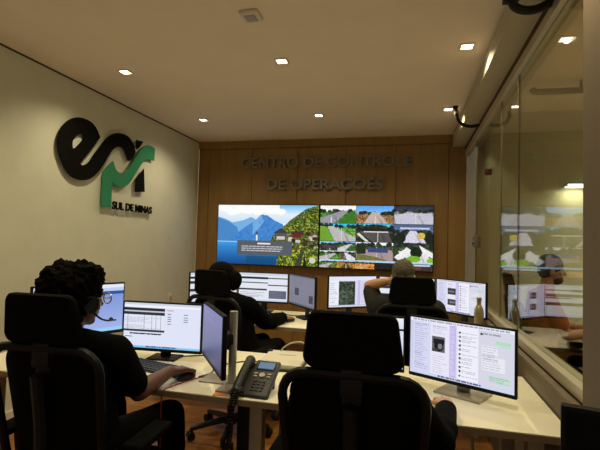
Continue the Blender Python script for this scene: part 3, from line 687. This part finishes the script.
def person(label, loc, J, face, skin, top, bottom, hairfn, sleeve=.7, k=1.0, headup=V(0, 0, 1), voxel=.0065, hands=None, loose=.014, hem=None):
    t = thing('person', label, 'person', loc)
    b = MB(); P, rot = head(b, J['head'], face, headup, k)
    nk = J['neck']; b.cap(nk, .058*k, P(0, -.02, -.06), .052*k)
    for s in 'LR':
        sh, el, wr = J['sh'+s], J['el'+s], J['wr'+s]
        b.cap(sh, .052*k, el, .040*k); b.cap(el, .041*k, lerp(el, wr, .35), .040*k); b.cap(lerp(el, wr, .3), .041*k, wr, .026*k)
        b.cap(J['hip'+s], .085*k, J['kn'+s], .058*k); b.cap(J['kn'+s], .056*k, lerp(J['kn'+s], J['an'+s], .35), .056*k); b.cap(lerp(J['kn'+s], J['an'+s], .3), .056*k, J['an'+s], .036*k)
        hd = hands[s]; hand(b, wr, hd[0], hd[1], 1 if s == 'R' else -1, hd[2], k)
    chest = (J['shL']+J['shR'])/2; pel = (J['hipL']+J['hipR'])/2; ax = (J['shR']-J['shL']).normalized()
    def torso(mb, g):
        cc = chest-V(0, 0, .03)
        mb.cap(J['shL']+V(0, 0, -.015), .055*k+g, J['shR']+V(0, 0, -.015), .055*k+g); 
        for q in (-.085, 0, .085):
            mb.cap(cc+ax*q*k+V(0, 0, -.02), .088*k+g, lerp(cc, pel, .5)+ax*q*.85*k, .090*k+g); mb.cap(lerp(cc, pel, .5)+ax*q*.85*k, .090*k+g, pel+ax*q*k, .100*k+g)
        mb.cap(lerp(chest, nk, .2), .075*k+g*.6, lerp(chest, nk, .85), .058*k+g*.5)
        for s in 'LR': mb.cap(lerp(chest, nk, .75), .050*k+g*.6, J['sh'+s], .050*k+g)
    torso(b, 0); fuse(b, 'body', skin, t, voxel, 3)
    sh = MB(); torso(sh, loose)
    for s in 'LR':
        a, e, wv = J['sh'+s], J['el'+s], J['wr'+s]; sl = sleeve[s] if isinstance(sleeve, dict) else sleeve
        if sl <= 1: sh.cap(a, .053*k+loose, lerp(a, e, sl), (.046*k)+loose)
        else: sh.cap(a, .053*k+loose, e, .043*k+loose); sh.cap(e, .043*k+loose, lerp(e, wv, .35), .042*k+loose); sh.cap(lerp(e, wv, .3), .042*k+loose, lerp(e, wv, sl-1), .031*k+loose*.8)
    fuse(sh, 'top', top, t, .010, 2, disp=lambda c: .004*noise.noise(c*14)+.002*noise.noise(c*40))
    tr = MB()
    for s in 'LR':
        h, kn, an = J['hip'+s], J['kn'+s], J['an'+s]; tr.cap(h, .098*k, kn, .070*k); tr.cap(kn, .070*k, lerp(kn, an, .92), .056*k)
    tr.cap(J['hipL'], .108*k, J['hipR'], .108*k); fuse(tr, 'trousers', bottom, t, .011, 2, disp=lambda c: .003*noise.noise(c*16))
    for s in 'LR':
        an = J['an'+s]; fd = V(face.x, face.y, 0).normalized(); m_ = MB()
        m_.cap(an+V(0, 0, -.03), .044, an+fd*.02+V(0, 0, .02-an.z+.03), .044).cap(an*1+fd*-.03+V(0, 0, .042-an.z), .040, an+fd*.16+V(0, 0, .036-an.z), .034)
        fuse(m_, 'shoe', M['shoe'], t, .010, 2)
    for sx in (-1, 1):
        MB().ell(P(sx*.032, .071, .008), (.012*k,)*3, 2).build('eye', M['eye'], t, -t.location)
    hairfn(t, P, rot, k)
    return t, P, rot
def curly(t, P, rot, k):
    h = MB(); h.ell(P(0, -.042, .050), (.120*k, .122*k, .106*k), 4, rot); h.ell(P(0, -.065, -.005), (.110*k, .085*k, .105*k), 4, rot); h.ell(P(.05, -.02, .095), (.075*k, .08*k, .06*k), 3, rot); h.ell(P(-.055, -.02, .080), (.07*k, .08*k, .06*k), 3, rot)
    fuse(h, 'hair', M['hair'], t, .006, 1, disp=lambda c: .018*noise.noise(c*26)+.014*noise.noise(c*62)+.006*noise.noise(c*120))
def short(m, th=.006, back=-.018, zz=.045, disp=.003, full=True):
    def fn(t, P, rot, k):
        h = MB(); h.ell(P(0, back, zz), ((.076+th)*k, (.090+th)*k, (.082+th)*k), 4, rot)
        if full: h.ell(P(0, back-.03, .0), (.074*k, .062*k, .07*k), 3, rot)
        fuse(h, 'hair', m, t, .006, 1, disp=lambda c: disp*noise.noise(c*70))
    return fn
def tied(t, P, rot, k):
    h = MB(); h.ell(P(0, -.028, .045), (.104*k, .112*k, .100*k), 4, rot); h.ell(P(0, -.06, -.03), (.105*k, .07*k, .11*k), 3, rot); h.ell(P(.10, .03, .005), (.055*k, .062*k, .080*k), 3, rot); h.ell(P(-.085, -.03, .0), (.04*k, .07*k, .07*k), 3, rot)
    h.ell(P(.0, -.08, -.12), (.075*k, .05*k, .09*k), 3, rot)
    fuse(h, 'hair', M['hair'], t, .007, 2, disp=lambda c: .004*noise.noise(c*50))

# headset wearer at the near left desk
J = dict(head=V(-1.310, 1.555, 1.160), neck=V(-1.315, 1.500, 1.02), shL=V(-1.500, 1.50, .955), shR=V(-1.130, 1.555, .965), elL=V(-1.56, 1.66, .765), wrL=V(-1.43, 1.955, .782), elR=V(-1.085, 1.665, .775), wrR=V(-1.078, 1.905, .796),
         hipL=V(-1.39, 1.52, .575), hipR=V(-1.18, 1.53, .575), knL=V(-1.42, 1.95, .59), knR=V(-1.085, 1.93, .585), anL=V(-1.42, 2.00, .09), anR=V(-1.09, 2.02, .09))
p1, P, rot = person('person with curly black hair and headset in black T-shirt, hand on mouse at left', V(-1.28, 1.55, 0), J, V(.32, .95, -.06), M['skin_d'], M['tee'], M['trousers'], curly, .78,
    hands=dict(L=(V(.3, 1, -.05), V(0, 0, 1), .5), R=(V(.45, 1, -.10), V(0, 0, 1), .9)))
L1 = -p1.location
hs = MB().tube([P(.098*math.cos(a), -.012, -.012+.150*math.sin(a)) for a in np.linspace(0, math.pi, 17)], .008, 8)
hsr = hs.build('headset', M['black'], p1, L1)
for sx in (-1, 1): MB().cyl(P(sx*.082, -.008, -.012), P(sx*.108, -.008, -.012), .034, seg=20).build('ear_cup', M['black'], hsr)
MB().tube([P(.110, .020, .004), P(.110, .024, -.012), P(.109, .022, -.034)], .006, 8).build('cup_rim', M['steel'], hsr)
MB().tube(smooth_curve([P(.105, -.005, -.035), P(.100, .04, -.070), P(.075, .095, -.085), P(.05, .125, -.085)], 5), .004, 6).ell(P(.045, .128, -.085), (.009, .009, .009), 2).build('microphone_boom', M['black'], hsr)
gl = MB()
for sx in (-1, 1):
    gl.tube([P(sx*.035+.027*math.cos(a), .108, .004+.022*math.sin(a)) for a in np.linspace(0, 2*math.pi, 20, endpoint=False)], .0028, 6, True)
    gl.tube([P(sx*.062, .106, .008), P(sx*.082, .06, .010), P(sx*.084, -.01, .006)], .0026, 6)
gl.tube([P(-.009, .110, .008), P(0, .114, .011), P(.009, .110, .008)], .0025, 6)
glo = gl.build('glasses', M['steel'], p1, L1)

# operator hidden by the centre chair, right hand on a mouse
J = dict(head=V(-.165, 1.735, 1.010), neck=V(-.165, 1.66, .885), shL=V(-.355, 1.61, .835), shR=V(.030, 1.60, .845), elL=V(-.42, 1.72, .70), wrL=V(-.36, 1.93, .780), elR=V(.115, 1.640, .735), wrR=V(.165, 1.915, .776),
         hipL=V(-.265, 1.66, .575), hipR=V(-.06, 1.66, .575), knL=V(-.28, 2.06, .58), knR=V(-.02, 2.06, .58), anL=V(-.28, 2.10, .09), anR=V(-.02, 2.10, .09))
person('person in black jacket hidden behind the centre chair, right hand on a mouse', V(-.16, 1.65, 0), J, V(.05, 1, -.2), M['skin_o'], M['jacket'], M['trousers'], short(M['hair']), 1.82, .93, loose=.017,
    hands=dict(L=(V(.2, 1, -.05), V(0, 0, 1), .5), R=(V(-.15, 1, -.08), V(0, 0, 1), .6)))

# dark haired operator in the far row
J = dict(head=V(-1.400, 3.235, 1.110), neck=V(-1.36, 3.17, .995), shL=V(-1.50, 3.24, .925), shR=V(-1.155, 3.14, .935), elL=V(-1.47, 3.44, .78), wrL=V(-1.36, 3.62, .785), elR=V(-1.085, 3.345, .785), wrR=V(-1.010, 3.605, .785),
         hipL=V(-1.33, 3.19, .575), hipR=V(-1.15, 3.11, .575), knL=V(-1.17, 3.57, .585), knR=V(-1.00, 3.42, .590), anL=V(-1.16, 3.62, .09), anR=V(-.99, 3.46, .09))
person('person in black long-sleeved top with dark tied hair in the far row, hand on desk', V(-1.37, 3.17, 0), J, V(.52, .85, -.12), M['skin'], M['tee'], M['trousers'], tied, 1.93, .98, loose=.022,
    hands=dict(L=(V(.6, 1, -.05), V(0, 0, 1), .5), R=(V(.35, 1, -.10), V(0, 0, 1), .5)))

# grey haired operator, left hand behind the head
J = dict(head=V(-.030, 3.225, 1.195), neck=V(-.02, 3.185, 1.05), shL=V(-.215, 3.22, .985), shR=V(.185, 3.20, .985), elL=V(-.275, 3.30, 1.115), wrL=V(-.135, 3.165, 1.165), elR=V(.26, 3.38, .78), wrR=V(.17, 3.62, .785),
         hipL=V(-.08, 3.24, .575), hipR=V(.13, 3.24, .575), knL=V(-.10, 3.66, .59), knR=V(.15, 3.66, .59), anL=V(-.10, 3.70, .09), anR=V(.15, 3.70, .09))
person('grey haired person in dark grey T-shirt in the far row, left hand behind the head', V(.02, 3.23, 0), J, V(.12, 1, .02), M['skin_o'], M['grey_tee'], M['trousers'], short(M['hair_g'], .003, -.02, .045, .002), dict(L=.70, R=.8), 1.0, loose=.018,
    hands=dict(L=(V(1, -.1, .12), V(-.2, -1, .3), .7), R=(V(-.2, 1, -.1), V(0, 0, 1), .5)))

# man beyond the glass
J = dict(head=V(1.150, 4.05, 1.245), neck=V(1.115, 4.05, 1.10), shL=V(1.08, 4.24, 1.015), shR=V(1.08, 3.86, 1.015), elL=V(1.20, 4.27, .76), wrL=V(1.43, 4.16, .785), elR=V(1.20, 3.83, .76), wrR=V(1.43, 3.94, .785),
         hipL=V(1.06, 4.15, .575), hipR=V(1.06, 3.95, .575), knL=V(1.48, 4.16, .585), knR=V(1.48, 3.94, .585), anL=V(1.50, 4.16, .09), anR=V(1.50, 3.94, .09))
def bearded(t, P, rot, k):
    short(M['hair_b'], .010, -.014, .050, .004)(t, P, rot, k)
    b = MB(); b.ell(P(0, .040, -.072), (.058*k, .052*k, .045*k), 3, rot); fuse(b, 'beard', M['hair_b'], t, .006, 1)
person('bearded man in a rust T-shirt seen beyond the glass partition', V(1.08, 4.05, 0), J, V(1, -.08, -.04), M['skin'], M['orange_tee'], M['trousers'], bearded, .7, .98,
    hands=dict(L=(V(1, -.1, -.05), V(0, 0, 1), .5), R=(V(1, .1, -.05), V(0, 0, 1), .5)))
t = thing('desk', 'office desk beyond the glass in front of the man in rust shirt', 'desk', (1.75, 4.05, 0))
MB().box((0, 0, .725), (.80, 1.3, .03), .002).build('tabletop', M['leg'], t)
for sx in (-1, 1):
    for sy in (-1, 1): MB().box((sx*.35, sy*.58, .355), (.05, .05, .71), .003).build('leg', M['leg'], t)

# ------------------------------------------------------------------ things on and around the desks
def keyboard(x, y, rz, label):
    t = thing('keyboard', label, 'keyboard', (x, y, ZD), rz, 'black keyboards')
    MB().box((0, 0, .008), (.43, .135, .014), .004).build('base', M['phone'], t)
    k = MB()
    for r in range(5):
        for c in range(15): k.box((-.196+.028*c, -.048+.024*r, .017), (.023, .019, .006), .002, seg=1)
    k.build('keys', M['keys'], t); return t
kb = keyboard(-1.265, 2.085, R(-14), 'black keyboard in front of the headset wearer')
dup(kb, (-.20, 2.02, ZD), 0, 'black keyboard on the near right desk, behind the centre chair')
dup(kb, (-1.34, 3.72, ZD), R(-12), 'black keyboard on the far left desk before the dark haired operator')
dup(kb, (-.02, 3.75, ZD), 0, 'black keyboard on the far right desk before the grey haired operator')
def mouse(x, y, rz, label):
    t = thing('computer_mouse', label, 'mouse', (x, y, ZD), rz, 'black computer mice')
    b = MB(); b.ell((0, 0, .010), (.030, .054, .020), 3); b.ell((0, -.012, .012), (.029, .038, .020), 3)
    for v in b.bm.verts: v.co.z = max(v.co.z, 0)
    b.build('shell', M['phone'], t); MB().cyl((-.004, .028, .026), (.004, .028, .026), .006).build('wheel', M['silver'], t); return t
ms = mouse(-1.040, 1.985, R(-22), 'black mouse under the right hand of the headset wearer')
dup(ms, (.155, 2.005, ZD), R(5), 'black mouse under the right hand beside the large chat monitor')
dup(ms, (-.975, 3.690, ZD), R(-18), 'black mouse under the hand of the dark haired operator')

# desk phone
t = thing('desk_phone', 'black desk phone with small blue display on the near desk', 'telephone', (-.662, 1.832, ZD), R(-2))
TL = Matrix.Rotation(R(30), 3, 'X')
def tl(x, u, h): q = TL @ Vector((x, u, h)); return Vector((q.x, q.y, q.z+.012))
MB().box(tl(.028, .105, -.012), (.118, .215, .026), .008, TL, seg=3).build('body', M['phone'], t)
MB().box(tl(-.060, .098, -.016), (.062, .200, .018), .006, TL).build('cradle', M['phone'], t)
hsn = MB(); pts = smooth_curve([tl(-.058, .000, .006), tl(-.058, .03, .016), tl(-.058, .100, .020), tl(-.058, .17, .016), tl(-.058, .198, .004)], 6)
hsn.tube(pts, [.024 if i < 4 or i > len(pts)-5 else .019 for i in range(len(pts))], 12); hsn.ell(tl(-.058, .018, .004), (.026, .030, .022), 3, TL); hsn.ell(tl(-.058, .182, .004), (.026, .032, .022), 3, TL)
hsn.build('handset', M['phone'], t)
MB().box(tl(.030, .172, .002), (.088, .050, .003), .001, TL).build('display_frame', M['black'], t)
o = MB().box(tl(.030, .174, .0045), (.076, .038, .002), 0, TL).build('display', M['lcd'], t); o['label'] = 'small glowing blue display'
MB().box(tl(.030, .207, .002), (.050, .010, .003), .001, TL).build('name_strip', M['white'], t)
c0 = tl(.026, .117, .001); nn = TL @ Vector((0, 0, 1))
MB().cyl(c0, c0+nn*.005, .0135, seg=24).build('navigation_key', M['silver'], t)
for i, (x, u) in enumerate(((-.006, .124), (-.006, .108), (.058, .124), (.058, .108))): MB().box(tl(x, u, .003), (.018, .007, .004), .001, TL).build('side_key', M['silver'], t)
for r in range(4):
    for c in range(3): MB().box(tl(.006+.021*c, .030+.0165*r, .003), (.015, .010, .005), .002, TL, seg=1).build('dial_key', M['keys'], t)
MB().box((.03, .150, .045), (.085, .012, .088), .004, Matrix.Rotation(R(-12), 3, 'X')).build('stand', M['phone'], t)
def helix(path, rr, tr, turns, mb):
    n = len(path); pts = []; N = turns*8
    for i in range(N+1):
        f = i/N*(n-1); j = min(int(f), n-2); p = lerp(path[j], path[j+1], f-j); d = (path[j+1]-path[j]).normalized(); a = d.orthogonal().normalized(); b = d.cross(a); an = 2*math.pi*i/8
        pts.append(p+rr*(math.cos(an)*a+math.sin(an)*b))
    mb.tube(pts, tr, 5)
cm = MB(); C0 = V(-.722, 1.790, .756)
helix(smooth_curve([V(-.716, 1.832, .770), V(-.716, 1.800, .760), V(-.724, 1.786, .715), V(-.728, 1.782, .63), V(-.735, 1.782, .600), V(-.750, 1.782, .570), V(-.744, 1.782, .542), V(-.726, 1.782, .548), V(-.722, 1.782, .585), V(-.718, 1.782, .64), V(-.712, 1.786, .712), V(-.703, 1.802, .757), V(-.690, 1.835, .765)], 8), .0085, .0042, 60, cm)
o = cm.build('phone_cord', M['black'], t, (0, 0, 0)); mi = Matrix.Translation(V(-.662, 1.832, ZD)) @ Matrix.Rotation(R(-2), 4, 'Z'); o.data.transform(mi.inverted())

t = thing('card', 'small orange and blue card under the phone cord at the desk edge', 'card', (-.765, 1.850, ZD))
MB().box((-.02, -.010, .001), (.075, .050, .002), 0, Matrix.Rotation(R(12), 3, 'Z')).build('orange_card', M['orange'], t); MB().box((.012, .012, .003), (.07, .030, .002), 0, Matrix.Rotation(R(-14), 3, 'Z')).build('blue_card', M['blue'], t)
t = thing('paper_stack', 'stack of white papers on a dark folder behind the phone', 'papers', (-.665, 2.41, ZD), R(4))
MB().box((0, 0, .006), (.25, .33, .012), .003).build('folder', M['phone'], t)
MB().box((0, .005, .022), (.23, .31, .020)).build('sheets', M['paper'], t); MB().box((.01, .06, .0325), (.10, .012, .0008)).build('printed_heading', M['silver'], t)
t = thing('desk_gadget', 'small round black gadget at the rear of the near desk behind the phone', 'gadget', (-.785, 2.535, ZD))
MB().cyl((0, 0, 0), (0, 0, .012), .016).build('base', M['black'], t); MB().ell((0, 0, .026), (.018, .018, .018), 3).build('ball', M['black'], t)

t = thing('water_bottle', 'brushed metal bottle on the far right desk beside the glass', 'bottle', (.548, 3.735, ZD))
MB().lathe([(.030, 0), (.036, .006), (.037, .10), (.037, .165), (.033, .195), (.022, .222), (.0165, .235), (.0165, .252)]).build('flask', M['bottle'], t)
MB().lathe([(.019, .250), (.0195, .256), (.0195, .284), (.016, .288)]).build('cap', M['bottle'], t)

def cable(name, pts, r, m, label): 
    p0 = V(*pts[0]); o = MB().tube([p-p0 for p in smooth_curve(pts, 8)], r, 6).build(name, m, None, p0); return tag(o, label, 'cable')
cable('red_cable', [(-.88, 2.10, .743), (-.96, 2.05, .743), (-1.02, 1.93, .743), (-1.045, 1.83, .744), (-1.05, 1.795, .735), (-1.052, 1.79, .66), (-1.05, 1.79, .50), (-1.06, 1.80, .35)], .0026, M['red'], 'thin red cable hanging over the near desk edge by the mouse hand')
cable('white_cable', [(-.74, 2.53, .743), (-.73, 2.545, .765), (-.70, 2.55, .800), (-.65, 2.55, .828), (-.59, 2.55, .832), (-.53, 2.54, .80), (-.47, 2.50, .743)], .0045, M['cable'], 'pale cable arching above the rear edge of the near desk')
cable('black_cable', [(-1.31, 2.30, .745), (-1.22, 2.36, .745), (-1.12, 2.40, .745), (-1.00, 2.30, .745), (-.93, 2.16, .745), (-.90, 2.12, .746)], .0035, M['black'], 'black cable running on the desk between the table page monitor and the silver post')
cable('black_cable', [(-.99, 2.02, .745), (-.96, 2.10, .745), (-.98, 2.22, .745), (-.90, 2.34, .745), (-.82, 2.38, .745), (-.76, 2.30, .745)], .003, M['black'], 'mouse cable of the headset wearer looping behind the silver post')
cable('black_cable', [(.21, 2.52, .70), (.215, 2.50, .60), (.24, 2.44, .45), (.22, 2.40, .30), (.26, 2.38, .12), (.30, 2.42, .01)], .006, M['black'], 'black cable hanging below the near right desk')
cable('pale_cable', [(.30, 2.52, .70), (.305, 2.47, .58), (.33, 2.44, .45), (.34, 2.42, .30), (.36, 2.42, .15), (.40, 2.45, .01)], .008, M['cable'], 'pale cable hanging below the near right desk')
cable('black_cable', [(-1.18, 4.16, .745), (-1.10, 4.02, .745), (-1.0, 3.98, .745), (-.90, 4.05, .745)], .004, M['black'], 'black cable across the far left desk below the dim grey monitor')

t = thing('ceiling_rail', 'grey rail with a rounded end under the office ceiling beyond the glass', 'rail', (1.55, 4.0, H))
MB().tube(smooth_curve([(-.57, 0, -.050), (-.555, 0, -.072), (-.52, 0, -.080), (-.3, 0, -.082), (.9, 0, -.082)], 5), .026, 10).build('bar', M['rail'], t)
for x in (-.2, .6): MB().cyl((x, 0, -.07), (x, 0, 0), .012).build('hanger', M['rail'], t)
